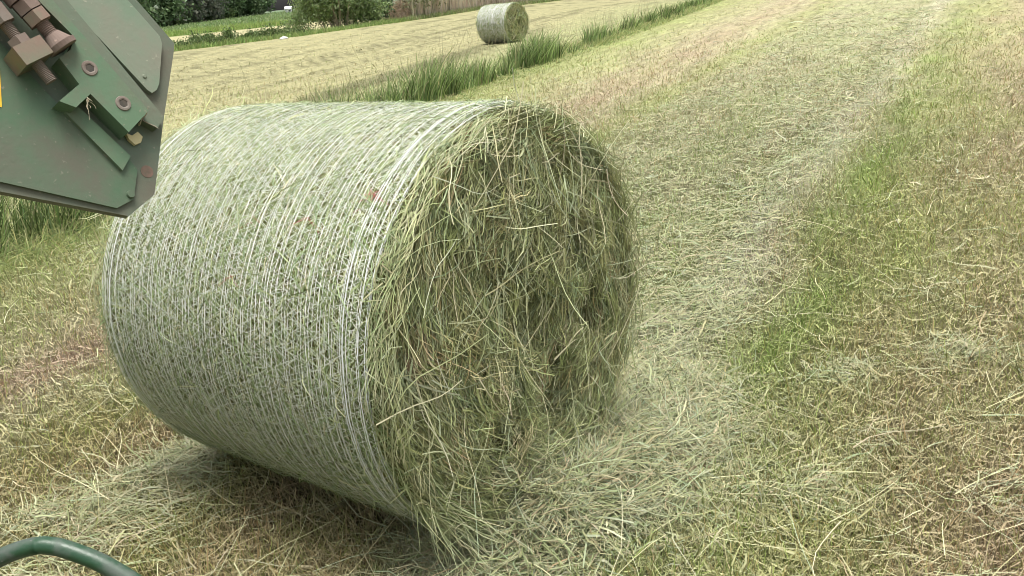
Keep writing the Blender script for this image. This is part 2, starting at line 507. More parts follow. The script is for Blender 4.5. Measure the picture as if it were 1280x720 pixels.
# ------------------------------------------------------------------ hay bales
def bale(center, ax, Rb, Wb, label, detail=1.0, far=False):
    side = np.array([-ax[1], ax[0], 0.0])
    root = empty('hay_bale', (center[0], center[1], 0))
    tag(root, label, 'hay bale')
    def pos(s, th, rad):
        """s along the axis, th round it, rad from it"""
        p = center + ax * np.asarray(s)[..., None] + (side * np.cos(th)[..., None] + ZUP * np.sin(th)[..., None]) * np.asarray(rad)[..., None]
        p[..., 2] = np.maximum(p[..., 2], .003)              # pressed flat where it rests on the ground
        return p
    def prof(s, th):
        q = np.abs(s) / (Wb / 2)
        rr = Rb * (1.0 - .002 * q ** 2 - .035 * np.clip((q - .93) / .07, 0, 1) ** 2)
        rr = rr + .010 * (fbm(s * 5 + 3, th * 3, 21) - .5)
        flat = np.clip(-np.sin(th) - .93, 0, 1) * .12      # sits on the ground
        return rr - flat * 1.2
    # core: drum and bulged ends in one closed surface
    ns, na = 40, 128
    th = np.linspace(0, 2 * math.pi, na, endpoint=False)
    rings = []
    def bulge(rho, th, sgn):
        px = rho * np.cos(th); pz = rho * np.sin(th)
        b = .045 * (1 - rho ** 2) + .07 * (fbm(px * 3 + sgn * 7, pz * 3, 31) - .5) * (1 - rho ** 4)
        for (hx, hz, hr, hd) in HOLES:
            b = b - hd * np.exp(-((px - hx) ** 2 + (pz - hz) ** 2) / hr ** 2)
        return b
    HOLES = [(.45, -.10, .12, .08), (-.02, .0, .15, .06), (.10, -.42, .15, .09), (-.38, -.42, .13, .07), (.3, .33, .12, .05), (-.3, .3, .12, .04)] if not far else [(.1, 0, .25, .06), (-.3, -.3, .2, .05)]
    rho = np.linspace(.02, 1, 22)
    for q in rho:                                           # back end, centre to rim
        rings.append(pos(-(Wb / 2 - .0) - bulge(q, th, -1), th, q * prof(np.full(na, -Wb / 2), th)))
    for s in np.linspace(-Wb / 2, Wb / 2, ns)[1:-1]:
        rings.append(pos(np.full(na, s), th, prof(np.full(na, s), th)))
    for q in rho[::-1]:
        rings.append(pos(Wb / 2 + bulge(q, th, 1), th, q * prof(np.full(na, Wb / 2), th)))
    V = np.array(rings); nr = len(V)
    i, j = np.meshgrid(np.arange(nr - 1), np.arange(na), indexing='ij'); j2 = (j + 1) % na
    Q = np.stack([i * na + j, i * na + j2, (i + 1) * na + j2, (i + 1) * na + j], -1).reshape(-1, 4)
    link('hay_core', np_mesh('hay_core', V.reshape(-1, 3), Q, None, M_core, True), root)
    wscale = 1.0 if not far else 4.0
    # hay lying under the net
    parts = []
    n = int(64000 * detail)
    s = rng.uniform(-Wb / 2, Wb / 2, n); t = rng.uniform(0, 2 * math.pi, n)
    P = pos(s, t, prof(s, t) + rng.uniform(-.003, .004, n))
    tang = -side * np.sin(t)[:, None] + ZUP * np.cos(t)[:, None]
    rad = side * np.cos(t)[:, None] + ZUP * np.sin(t)[:, None]
    an = rng.normal(0, .75, n) + math.pi * rng.integers(0, 2, n)
    D = tang * np.cos(an)[:, None] + ax * np.sin(an)[:, None] + rad * rng.normal(0, .05, n)[:, None]
    L = rng.uniform(.03, .11, n) * (1 if not far else 1.8)
    bd = -rad * (L / (2 * Rb))[:, None] * (np.cos(an) ** 2)[:, None]
    C = pick(n, [(.36, .43, .21), (.24, .31, .13), (.31, .39, .21), (.54, .56, .34), (.15, .18, .075)], [4, 4, 4, 2, 1])
    parts.append(ribbons(P, D, L, rng.uniform(.002, .0036, n) * wscale, rad + rng.normal(0, .3, (n, 3)), C, 3, bend=bd, wig=.06, taper=.4))
    # strands poking through
    n = int(12000 * detail) if not far else 60
    s = rng.uniform(-Wb / 2, Wb / 2, n); t = rng.uniform(0, 2 * math.pi, n)
    P = pos(s, t, prof(s, t))
    tang = -side * np.sin(t)[:, None] + ZUP * np.cos(t)[:, None]
    rad = side * np.cos(t)[:, None] + ZUP * np.sin(t)[:, None]
    an = rng.uniform(0, 2 * math.pi, n)
    D = tang * np.cos(an)[:, None] + ax * np.sin(an)[:, None] + rad * rng.uniform(.1, .45, n)[:, None]
    C = pick(n, [(.62, .64, .46), (.50, .54, .36), (.62, .60, .36)], [3, 3, .8])
    parts.append(ribbons(P, D, rng.uniform(.02, .055, n), rng.uniform(.0018, .003, n) * wscale, rad, C, 3, bend=-rad * .3, wig=.1))
    link('wrapped_hay', np_mesh('wrapped_hay', *merge(parts), M_hay), root)
    # the net: strands running round the drum, cross-linked by zigzag threads
    parts = []
    edge = Wb / 2 - .012
    layers = 3 if not far else 2
    for ly in range(layers):
        nst = 27 if not far else 92
        ss = np.linspace(-edge, edge, nst) + rng.uniform(-.004, .004) + (.011 * ly ** 1.3) + rng.normal(0, .004, nst)
        ss = np.clip(ss, -edge, edge)
        seg = 220 if not far else 72
        tt = np.linspace(0, 2 * math.pi, seg + 1)
        lift = .005 + .0016 * ly
        def sway(s, t):
            return .010 * (fbm(t * 2.2 + ly * 5, s * 2.5, 41) - .5) * 2 + .005 * np.sin(t * 2 + ly)
        for s0 in ss:
            sw = np.clip(s0 + sway(np.full(seg + 1, s0), tt) + rng.normal(0, .0007, seg + 1), -edge, edge)
            w = rng.uniform(.0017, .0028) * (1 if not far else 4.2)
            rr = prof(sw, tt) + lift
            a = pos(sw - w / 2, tt, rr); b = pos(sw + w / 2, tt, rr)
            V = np.stack([a, b], 1).reshape(-1, 3)
            k = np.arange(seg) * 2
            Q = np.stack([k, k + 1, k + 3, k + 2], -1)
            cc = np.tile(np.array([.90, .91, .87]) * (.8 if far else 1) * rng.uniform(.85, 1.08), (len(V), 1))
            if not far:
                cc[np.repeat((np.abs(sw - .492) < .016) & (np.abs(tt - 2.30) < .03), 2)] = (.55, .13, .15)
            parts.append((V, Q, cc))
        if not far:
            pitch = .021
            nz = int(2 * math.pi * Rb / pitch)
            tz = np.linspace(0, 2 * math.pi, nz + 1)
            for a0, b0 in zip(ss[:-1], ss[1:]):
                ph = rng.uniform(0, 2 * math.pi)
                t0 = tz + ph + rng.normal(0, .011, nz + 1)
                lo = np.where(np.arange(nz + 1) % 2 == 0, a0, b0) + rng.normal(0, .0045, nz + 1)
                lo = np.clip(lo + sway(lo, t0 % (2 * math.pi)), -edge, edge)
                p = pos(lo, t0, prof(lo, t0) + lift + .0008)
                d = p[1:] - p[:-1]
                rad = nrm((p[1:] - center) - ((p[1:] - center) @ ax)[:, None] * ax)
                sd = nrm(np.cross(d, rad)) * .0006
                V = np.stack([p[:-1] - sd, p[:-1] + sd, p[1:] + sd, p[1:] - sd], 1).reshape(-1, 3)
                Q = (np.arange(nz) * 4)[:, None] + np.arange(4)
                c = np.tile(np.array([.82, .85, .77]), (len(V), 1))
                if True:
                    # a few reddish marker threads in the knit
                    for (ms, mt, mr) in [(.492, 2.30, .024), (.303, 2.444, .014), (.077, 2.461, .012), (.063, 2.72, .016)]:
                        hit = (np.abs(lo[:-1] - ms) < mr) & (np.abs(((t0[:-1] - mt + math.pi) % (2 * math.pi)) - math.pi) < mr / Rb)
                        c[np.repeat(hit, 4)] = (.55, .13, .15)
                parts.append((V, Q, c))
    # doubled edge cords
    for s0, w in ([(edge, .003), (edge - .014, .0022), (edge - .066, .0042), (edge - .074, .0022), (-edge, .003), (-edge + .06, .004)] if not far else [(edge, .02), (-edge, .02), (edge - .5, .02)]):
        seg = 220
        tt = np.linspace(0, 2 * math.pi, seg + 1)
        sw = np.clip(s0 + .006 * (fbm(tt * 1.5, tt * 0 + s0 * 9, 51) - .5) * 2, -edge, edge)
        rr = prof(sw, tt) + .0115
        a = pos(sw - w / 2, tt, rr); b = pos(sw + w / 2, tt, rr)
        V = np.stack([a, b], 1).reshape(-1, 3); k = np.arange(seg) * 2
        parts.append((V, np.stack([k, k + 1, k + 3, k + 2], -1), np.tile(np.array([.8, .83, .82]), (len(V), 1))))
    link('net_wrap', np_mesh('net_wrap', *merge(parts), M_net), root)
    # loose cut ends of both faces: locks of strands
    for sgn, dens, nm in ((1, 1.0, 'hay_end'), (-1, .12 if not far else .3, 'hay_end')):
        parts = []
        ncl = int(2900 * detail * dens)
        per = 28 if not far else 14
        rho = np.sqrt(rng.random(ncl)) * .99
        t = rng.uniform(0, 2 * math.pi, ncl)
        tang_a = t + math.pi / 2
        spread = .22 + 1.1 * np.clip(1 - rho * 1.05, 0, 1)
        ang = tang_a + rng.normal(0, 1, ncl) * spread
        low = rng.random(ncl) < .3                                # locks that hang down
        ang = np.where(low & (rho < .93), -math.pi / 2 + rng.normal(0, .4, ncl), ang)
        cb = pick(ncl, [(.43, .45, .215), (.33, .37, .165), (.58, .57, .33), (.41, .46, .265), (.46, .36, .2), (.23, .25, .11)], [5, 5, 3, 4, .5, 2.4])
        hx = rng.uniform(-.006, .03, ncl)
        idx = np.repeat(np.arange(ncl), per); n = len(idx)
        px = rho[idx] * np.cos(t[idx]) + rng.normal(0, .03, n); pz = rho[idx] * np.sin(t[idx]) + rng.normal(0, .03, n)
        rr = np.hypot(px, pz); over = rr > .985
        px = np.where(over, px / rr * .985, px); pz = np.where(over, pz / rr * .985, pz); rr = np.minimum(rr, .985)
        tt = np.arctan2(pz, px)
        b = bulge(rr, tt, sgn) + hx[idx] + rng.uniform(-.004, .012, n)
        a = ang[idx] + rng.normal(0, .2, n)
        scale_r = prof(np.full(n, sgn * Wb / 2), tt)
        L = rng.gamma(3, .021, n).clip(.022, .18) * (1 if not far else 1.5)
        D2 = side * np.cos(a)[:, None] + ZUP * np.sin(a)[:, None]
        P = center + ax * (sgn * (Wb / 2 + b))[:, None] + (side * px[:, None] + ZUP * pz[:, None]) * scale_r[:, None] - D2 * (L * .5)[:, None]
        D = D2 + ax * sgn * rng.normal(.0, .13, n)[:, None]
        inward = -(side * px[:, None] + ZUP * pz[:, None])
        C = cb[idx] * rng.uniform(.6, 1.3, (n, 1))
        nn = nrm(ax * sgn + rng.normal(0, .5, (n, 3)))
        parts.append(ribbons(P, D, L, rng.uniform(.0018, .0033, n) * wscale, nn, C, 4,
                             bend=inward * (L * .5)[:, None] / Rb * 2 + rng.normal(0, .1, (n, 3)), wig=.06, taper=.4, flakes=.07))
        # long pale stray stems over the top of the locks
        n = int(400 * detail * dens)
        q = np.sqrt(rng.random(n)) * .95; t2 = rng.uniform(0, 2 * math.pi, n)
        b = bulge(q, t2, sgn) + rng.uniform(.025, .05, n)
        a = np.where(rng.random(n) < .6, -math.pi / 2 + rng.normal(0, .7, n), rng.uniform(0, 2 * math.pi, n))
        D2 = side * np.cos(a)[:, None] + ZUP * np.sin(a)[:, None]
        L = rng.uniform(.08, .3, n)
        P = center + ax * (sgn * (Wb / 2 + b))[:, None] + (side * (q * np.cos(t2))[:, None] + ZUP * (q * np.sin(t2))[:, None]) * Rb - D2 * (L / 2)[:, None]
        D = D2 + ax * sgn * rng.normal(.0, .12, n)[:, None]
        C = pick(n, [(.64, .62, .40), (.56, .58, .36), (.5, .55, .38)], [3, 3, 1.5])
        parts.append(ribbons(P, D, L, rng.uniform(.0024, .004, n) * wscale, nrm(ax * sgn + rng.normal(0, .3, (n, 3))), C, 6, bend=rng.normal(0, .18, (n, 3)), wig=.04, taper=.4))
        # fringe round the rim, sticking out past the edge
        n = int((1500 if sgn > 0 else 380) * detail)
        t2 = rng.uniform(0, 2 * math.pi, n)
        s2 = sgn * (Wb / 2 + rng.uniform(-.015, .06, n))
        P = pos(s2, t2, Rb * rng.uniform(.94, 1.005, n))
        tang = -side * np.sin(t2)[:, None] + ZUP * np.cos(t2)[:, None]
        rad = side * np.cos(t2)[:, None] + ZUP * np.sin(t2)[:, None]
        sg = np.where(rng.random(n) < .5, 1.0, -1.0)[:, None]
        D = tang * sg + rad * rng.normal(.03, .16, n)[:, None] + ax * (sgn * rng.normal(.1, .3, n))[:, None]
        L = rng.gamma(4, .03, n).clip(.04, .3)
        C = pick(n, [(.47, .49, .28), (.38, .42, .21), (.57, .56, .36)], [3, 3, 1.5])
        parts.append(ribbons(P, D, L, rng.uniform(.0021, .0036, n) * wscale, rad, C, 5, bend=-rad * (L / (2 * Rb))[:, None] + rng.normal(0, .1, (n, 3)) - ZUP * .12, wig=.06, taper=.4))
        if sgn < 0 and not far:
            # wisps standing off the upper far rim
            n = 170
            t2 = rng.uniform(math.radians(75), math.radians(160), n)
            tang = -side * np.sin(t2)[:, None] + ZUP * np.cos(t2)[:, None]
            rad = side * np.cos(t2)[:, None] + ZUP * np.sin(t2)[:, None]
            D = tang * rng.choice([-1.0, 1.0], (n, 1)) + rad * rng.uniform(.1, .7, (n, 1)) - ax * rng.uniform(0, .5, (n, 1))
            parts.append(ribbons(pos(-Wb / 2 - rng.uniform(-.02, .05, n), t2, np.full(n, Rb * .985)), D, rng.uniform(.04, .12, n), rng.uniform(.0024, .004, n), rad + rng.normal(0, .4, (n, 3)),
                                 pick(n, [(.5, .5, .28), (.42, .45, .22)], [1, 1]), 5, bend=rng.normal(0, .25, (n, 3)), wig=.06, taper=.4))
        if sgn > 0 and not far:
            # strands hanging from the lower rim on to the ground
            n = 420
            t2 = rng.uniform(math.pi * 1.15, math.pi * 1.75, n)
            P = pos(Wb / 2 + rng.uniform(-.01, .05, n), t2, Rb * rng.uniform(.9, 1.0, n))
            D = -ZUP * 1.0 + ax * rng.uniform(.0, .3, n)[:, None] + side * rng.normal(.45, .4, n)[:, None]
            L = np.minimum(rng.uniform(.08, .36, n), P[:, 2] * 1.05 + .05)
            C = pick(n, [(.5, .51, .31), (.40, .44, .24), (.6, .58, .38)], [3, 4, 1])
            parts.append(ribbons(P, D, L, rng.uniform(.002, .0036, n), nrm(ax + rng.normal(0, .4, (n, 3))), C, 6,
                                 bend=rng.normal(0, .25, (n, 3)) + ax * .1 + side * .15, wig=.06, taper=.4))
        V, Q, C = merge(parts)
        V[:, 2] = np.maximum(V[:, 2], .004 + .01 * rng.random(len(V)))
        link(nm, np_mesh(nm, V, Q, C, M_hay), root)
    return root

bale(BC, BAX, BR, BW, 'large round hay bale in white net filling the foreground with loose green hay end')
a2 = 2.278
BA2 = np.array([math.sin(a2), math.cos(a2), 0.0])
bale(np.array([.547, 30.89, BR]), BA2, BR, BW, 'small distant round hay bale in pale net alone beyond the tall grass', .16, True)

# ------------------------------------------------------------------ unmown strip
def tall_grass():
    parts = []
    line = lambda yy, off: -3.5 + .367 * (yy - 6.5) - off / .94
    # tufts: centre along the strip, offset, radius, height
    T = []
    yy = 2.6
    while yy < 64:
        if not 10.3 < yy < 23 or rng.random() < .35:
            T.append((yy, rng.uniform(.35, .8), rng.uniform(.13, .3), rng.uniform(.15, .3) if 7.9 < yy < 24 else rng.uniform(.36, .58)))
        yy += rng.uniform(.25, 1.0) * (1 if yy < 24 else 1.5)
    for b, h in ((11.9, .66), (12.15, .6), (13.1, .6), (13.4, .64), (14.6, .66), (14.95, .76), (15.3, .7), (16.1, .46), (16.6, .5), (17.2, .46), (18.2, .44), (19.5, .6), (19.9, .72), (20.3, .74), (20.8, .64), (21.6, .5), (6.1, .6), (6.6, .66), (7.1, .7), (7.6, .6)):
        for _ in range(2):
            T.append((b + rng.normal(0, .07), rng.uniform(.4, .7), rng.uniform(.16, .26), h * rng.uniform(.86, 1.02)))
    for (ty, to, tr, th) in T:
        d = ty * 1.03
        n = int((34 if th < .42 else 84) * (tr / .22) ** 1.3 * (1 if d < 26 else .7))
        a = rng.uniform(0, 2 * math.pi, n); q = tr * np.sqrt(rng.random(n))
        px = line(ty, to) + np.cos(a) * q; py = ty + np.sin(a) * q * 1.3
        out = np.stack([np.cos(a), np.sin(a), np.zeros(n)], -1) * (q / tr)[:, None]
        D = out * rng.uniform(.05, .4, n)[:, None] * (1 if th < .42 else .5) + np.array([.04, 0, 1]) + rng.normal(0, .07, (n, 3))
        L = th * rng.uniform(.55, 1.2, n)
        bend = out * rng.uniform(.1, .5, n)[:, None] * (1 if th < .42 else .8) + np.stack([rng.normal(.1, .18, n), rng.normal(0, .12, n), -rng.uniform(0, .4, n) ** 2 * 1.5], -1)
        C = pick(n, [(.14, .22, .07), (.22, .32, .105), (.26, .36, .15), (.36, .45, .18), (.5, .5, .26)], [3, 5, 3.5, 3.5, 1.2]) * (rng.uniform(.8, 1.2) if th < .42 else rng.uniform(.65, 1.0)) * rng.uniform(.45, 1.5, (n, 1))
        parts.append(ribbons(np.stack([px, py, np.full(n, -.01)], -1), D, L, rng.uniform(.009, .018, n) * max(1, d / 10) ** .8, rvec(n), C, 5, bend=bend, wig=.03, taper=.85))
    # lower yellowish sward around and in front of the tufts
    n = 20000
    yy = 2.0 + np.exp(rng.uniform(math.log(2.2), math.log(64), n))
    off = rng.beta(1.6, 2, n) * 1.55 - .25
    d = yy * 1.03
    D = np.stack([rng.normal(.06, .4, n), rng.normal(0, .4, n), np.ones(n)], -1)
    bend = np.stack([rng.normal(.15, .35, n), rng.normal(0, .35, n), -rng.uniform(.1, .6, n)], -1)
    C = pick(n, [(.33, .38, .15), (.40, .42, .18), (.26, .33, .13), (.48, .46, .25), (.2, .27, .11)], [4, 3, 3, 1.6, 2])
    parts.append(ribbons(np.stack([line(yy, off), yy, np.full(n, -.01)], -1), D, rng.uniform(.08, .26, n) * np.where((yy > 9) & (yy < 24), .5, 1.2) * np.clip((off + .45) / .6, .3, 1), rng.uniform(.007, .014, n) * np.clip(d / 9, 1, 5) ** .85, rvec(n), C, 4, bend=bend, wig=.04, taper=.8))
    # dry flowering stems
    n = 420
    yy = rng.uniform(5, 40, n); off = rng.uniform(.3, 1.2, n)
    D = np.stack([rng.normal(.1, .2, n), rng.normal(0, .15, n), np.ones(n)], -1)
    parts.append(ribbons(np.stack([line(yy, off), yy, np.zeros(n)], -1), D, rng.uniform(.5, .95, n), .006, rvec(n), pick(n, [(.46, .42, .26), (.36, .32, .2)], [2, 1]), 4, bend=rng.normal(0, .12, (n, 3)), taper=.3))
    me = np_mesh('tall_grass', *merge(parts), M_grass)
    tag(link('tall_grass', me), 'tall green unmown grass strip running diagonally behind the big bale', 'tall grass', kind='stuff')
tall_grass()

# ------------------------------------------------------------------ far edge of the field
def edge_pt(b, extra=0.0):
    d = np.interp(b, EB, ED) + extra
    return np.sin(b) * d, np.cos(b) * d

def verge():
    parts = []
    n = 26000
    b = rng.uniform(-.5, .3, n)
    ex = rng.gamma(2, 1.4, n).clip(0, 8)
    x, y = edge_pt(b, ex)
    h = .14 + .3 * fbm(x * .5, y * .5, 71)
    D = np.stack([rng.normal(0, .3, n), rng.normal(0, .3, n), np.ones(n)], -1)
    C = pick(n, [(.21, .31, .10), (.29, .38, .13), (.38, .42, .19)], [3, 3, 1])
    parts.append(ribbons(np.stack([x, y, height(x, y) - .02], -1), D, h * rng.uniform(.6, 1.2, n), rng.uniform(.05, .11, n), rvec(n), C, 2, bend=rng.normal(0, .3, (n, 3)), taper=.8))
    # second verge where the pale strip ends
    n = 16000
    b = rng.uniform(-.5, -.05, n); d = 128 + rng.gamma(2, 5, n)
    x = np.sin(b) * d; y = np.cos(b) * d
    C = pick(n, [(.23, .34, .09), (.32, .42, .13), (.38, .44, .17)], [2, 3, 1])
    D = np.stack([rng.normal(0, .3, n), rng.normal(0, .3, n), np.ones(n)], -1)
    parts.append(ribbons(np.stack([x, y, height(x, y) - .02], -1), D, rng.uniform(.2, .6, n), rng.uniform(.1, .2, n), rvec(n), C, 2, bend=rng.normal(0, .3, (n, 3)), taper=.8))
    n = 16000
    b = rng.uniform(-.5, -.12, n); d = 172 * np.exp(rng.uniform(0, .75, n))
    x = np.sin(b) * d; y = np.cos(b) * d
    C = pick(n, [(.24, .34, .13), (.30, .39, .18), (.36, .43, .22), (.19, .28, .10)], [3, 3, 2, 2])
    D = np.stack([rng.normal(0, .4, n), rng.normal(0, .4, n), np.ones(n)], -1)
    parts.append(ribbons(np.stack([x, y, height(x, y) - .02], -1), D, rng.uniform(.2, .5, n), rng.uniform(.2, .5, n), rvec(n), C, 2, bend=rng.normal(0, .3, (n, 3)), taper=.8))
    me = np_mesh('rough_grass', *merge(parts), M_grass)
    tag(link('rough_grass', me), 'rough green grass verge along the far edge of the pale field', 'rough grass', kind='stuff')
verge()

def tube(pts, rads, sides=6, cap=True):
    pts = np.array(pts, float); n = len(pts)
    rads = np.broadcast_to(rads, (n,))
    T = np.gradient(pts, axis=0); T = nrm(T)
    ref = np.array([0.31, 0.17, 0.94]) if abs(T[0][2]) < .8 else np.array([1.0, .1, 0])
    V = []
    for i in range(n):
        a = nrm(np.cross(T[i], ref)); b = np.cross(T[i], a)
        th = np.linspace(0, 2 * math.pi, sides, endpoint=False)
        V.append(pts[i] + rads[i] * (np.cos(th)[:, None] * a + np.sin(th)[:, None] * b))
    V = np.array(V).reshape(-1, 3)
    i, j = np.meshgrid(np.arange(n - 1), np.arange(sides), indexing='ij'); j2 = (j + 1) % sides
    Q = np.stack([i * sides + j, i * sides + j2, (i + 1) * sides + j2, (i + 1) * sides + j], -1).reshape(-1, 4)
    return V, Q

def crown_mesh(name, blobs, n, size, pal, wts, aspect=.6, gap=.0):
    """leaf clumps scattered through uneven lobes: blobs = (x, y, z, rx, ry, rz)"""
    blobs = np.array(blobs, float)
    vol = blobs[:, 3] * blobs[:, 4] * blobs[:, 5]
    k = rng.choice(len(blobs), n, p=vol / vol.sum())
    d = rvec(n) * (rng.random((n, 1)) ** .45)
    P = blobs[k, :3] + d * blobs[k, 3:]
    # clumping: pull leaves towards random twig tips
    tips = P[rng.choice(n, max(8, n // 14))]
    P = tips[rng.choice(len(tips), n)] + rng.normal(0, 1, (n, 3)) * size * 1.5
    D = nrm(rvec(n) + np.array([0, 0, -.1]))
    C = pick(n, pal, wts)
    L = size * rng.uniform(.6, 1.4, n)
    V, Q, Cv = ribbons(P - D * L[:, None] * .5, D, L, L * aspect, rvec(n), C, 2, bend=rng.normal(0, .15, (n, 3)), taper=.3)
    return np_mesh(name, V, Q, Cv, M_leaf)

def add_tree(name, label, cat, loc, crown, trunk, group=None, rot=0, sc=(1, 1, 1)):
    r = empty(name, loc); r.rotation_euler = (0, 0, rot); r.scale = sc
    tag(r, label, cat, group)
    for nm, me in (('trunk', trunk), ('crown', crown)):
        o = bpy.data.objects.new(nm, me); col.objects.link(o); o.parent = r
    return r

def stems_mesh(name, n, h, spread, r0, colr, lean=.1):
    parts = []
    for i in range(n):
        a = rng.uniform(0, 2 * math.pi); q = spread * math.sqrt(rng.random())
        top = np.array([math.cos(a) * q, math.sin(a) * q, h * rng.uniform(.7, 1.05)])
        b = np.array([math.cos(a), math.sin(a), 0]) * q * rng.uniform(.2, .5)
        pts = [b * (1 - t) + top * t + np.array([rng.normal(0, .05), rng.normal(0, .05), 0]) * h * .25 * math.sin(math.pi * t) - np.array([0, 0, .1]) * (t == 0) for t in np.linspace(0, 1, 6)]
        V, Q = tube(pts, np.linspace(r0 * rng.uniform(.6, 1.1), r0 * .25, 6), 6)
        parts.append((V, Q, np.tile(np.array(colr) * rng.uniform(.8, 1.2), (len(V), 1))))
    return np_mesh(name, *merge(parts), M_bark)

def trunk_mesh(name, h, r, limbs=6, colr=(.12, .1, .08)):
    parts = []
    pts = [np.array([.12 * math.sin(t * 3), .1 * math.sin(t * 2 + 1), h * t - .15]) for t in np.linspace(0, 1, 8)]
    V, Q = tube(pts, np.linspace(r, r * .25, 8), 8)
    parts.append((V, Q, np.tile(np.array(colr), (len(V), 1))))
    for i in range(limbs):
        t = rng.uniform(.2, .8); a = rng.uniform(0, 2 * math.pi); l = h * rng.uniform(.2, .38)
        p0 = np.array([.12 * math.sin(t * 3), .1 * math.sin(t * 2 + 1), h * t - .15])
        e = np.array([math.cos(a), math.sin(a), rng.uniform(.2, .7)]) * l
        V, Q = tube([p0, p0 + e * .5 + np.array([0, 0, .1]), p0 + e], [r * .4, r * .25, r * .08], 6)
        parts.append((V, Q, np.tile(np.array(colr), (len(V), 1))))
    return np_mesh(name, *merge(parts), M_bark)

# the big willow bush on the field edge
wx, wy = -13.9, 88.0
blobs = [(rng.uniform(-3.6, 3.6), rng.uniform(-2.5, 2.5), rng.uniform(2.6, 6.2), rng.uniform(1.2, 2.0), rng.uniform(1.2, 2.0), rng.uniform(1.0, 1.8)) for _ in range(26)]
blobs += [(sx, rng.uniform(-1.6, 1.6), rng.uniform(.7, 2.6), 1.2, 1.2, 1.0) for sx in np.linspace(-5.0, 4.8, 16)]
willow_crown = crown_mesh('willow_crown', blobs, 36000, .235, [(.18, .26, .10), (.25, .34, .14), (.33, .40, .22), (.12, .17, .07)], [4, 4, 3, 2], .42)
add_tree('willow_bush', 'broad bushy willow with many pale stems fanning out at the far field edge', 'bush', (wx, wy, -.05),
         willow_crown, stems_mesh('willow_stems', 40, 4.6, 4.2, .06, (.36, .31, .24)), sc=(.82, .82, 1))
# darker round bush growing against it
blobs = [(rng.uniform(-2.2, 2.2), rng.uniform(-1.6, 1.6), rng.uniform(.8, 5.6), rng.uniform(1.0, 1.6), rng.uniform(1, 1.5), rng.uniform(.9, 1.5)) for _ in range(18)]
add_tree('dark_bush', 'dark green dense bush crowding the right side of the willow', 'bush', (-11.0, 92.5, -.05),
         crown_mesh('dark_bush_crown', blobs, 8000, .26, [(.045, .075, .035), (.07, .105, .05), (.10, .14, .07)], [4, 3, 1], .55),
         stems_mesh('dark_bush_stems', 14, 3.5, 1.8, .08, (.12, .1, .08)), sc=(.6, .7, 1))

# low shrubs in the overgrown strip
sm = [crown_mesh('low_shrub', [(rng.uniform(-.9, .9), rng.uniform(-.5, .5), rng.uniform(.25, .65), .55, .5, .4) for _ in range(7)], 700, .17,
                 [(.12, .18, .06), (.17, .23, .085), (.09, .13, .045)], [3, 3, 2], .6) for _ in range(3)]
for i in range(22):
    b = -.385 + i * .0088 + rng.normal(0, .002)
    x, y = edge_pt(b, rng.uniform(2.5, 7))
    o = bpy.data.objects.new('low_shrub', sm[i % 3]); col.objects.link(o)
    s = rng.uniform(.42, .75)
    o.location = (x, y, float(height(np.array(x), np.array(y)))); o.scale = (s * 1.1, s, s * rng.uniform(.8, 1.25)); o.rotation_euler = (0, 0, rng.uniform(0, 6))
    tag(o, 'low green shrub in the overgrown strip between the two pale fields', 'shrub', 'low shrubs in the strip between the fields')

# dark wood on the left
def edge_of_wood(t):
    """t 0..1 from the left end to where it runs out behind the willow"""
    d = 140 + 190 * t ** 1.3
    b = -.50 + .262 * t
    return np.array([math.sin(b) * d, math.cos(b) * d])
tree_kinds = []
for kind in range(3):
    bl = [(rng.uniform(-2.6, 2.6), rng.uniform(-2.6, 2.6), rng.uniform(2.2, 11), rng.uniform(1.4, 2.4), rng.uniform(1.4, 2.4), rng.uniform(1.2, 2.2)) for _ in range(22)]
    pal = [[(.085, .135, .06), (.12, .185, .085), (.17, .25, .115)], [(.10, .16, .07), (.15, .22, .10), (.20, .29, .135)], [(.13, .145, .105), (.17, .18, .135), (.10, .125, .09)]][kind]
    tree_kinds.append((crown_mesh('tree_crown', bl, 4600, .55, pal, [4, 3, 1.3], .7), trunk_mesh('tree_trunk', 10.5, .28, 7)))
names = ['dark green broadleaf tree in the wood beyond the fields', 'mid green leafy tree in the wood beyond the fields', 'grey green thinly leaved tree in the wood beyond the fields']
for i in range(46):
    t = (i % 23) / 22.0
    row = i // 23
    p = edge_of_wood(t)
    dr = p / np.linalg.norm(p)
    p = p + dr * (3 + 9 * row + rng.uniform(-2, 3)) + np.array([rng.uniform(-1.5, 1.5), 0])
    kind = 2 if (.60 < t < .85 and row == 0) else (i * 7 + row) % 2
    s = rng.uniform(.8, 1.2) * (1 + .35 * t)
    add_tree('woodland_tree', names[kind], 'tree', (p[0], p[1], float(height(p[0], p[1]))), *tree_kinds[kind], 'trees of the dark wood', rng.uniform(0, 6), (s, s, s))
um = [crown_mesh('undergrowth_bush', [(rng.uniform(-1.2, 1.2), rng.uniform(-.8, .8), rng.uniform(.4, 2.0), .9, .8, .7) for _ in range(8)], 1000, .34, pal, [3, 3, 2], .6)
      for pal in ([(.08, .13, .05), (.12, .18, .07), (.06, .09, .04)], [(.11, .17, .055), (.17, .23, .08), (.08, .12, .045)])]
for i in range(26):
    t = i / 25.0
    p = edge_of_wood(t); p = p + p / np.linalg.norm(p) * rng.uniform(-2.5, 1.5)
    k = 1 if i % 5 == 2 else 0
    o = bpy.data.objects.new('woodland_bush', um[k]); col.objects.link(o)
    s = rng.uniform(.8, 1.5)
    o.location = (p[0], p[1], float(height(p[0], p[1])) - .1); o.scale = (s, s, s * rng.uniform(.8, 1.3)); o.rotation_euler = (0, 0, rng.uniform(0, 6))
    tag(o, ['dark green bush at the foot of the wood', 'brighter yellow green bush at the foot of the wood'][k], 'bush', ['dark bushes fronting the wood', 'bright bushes fronting the wood'][k])

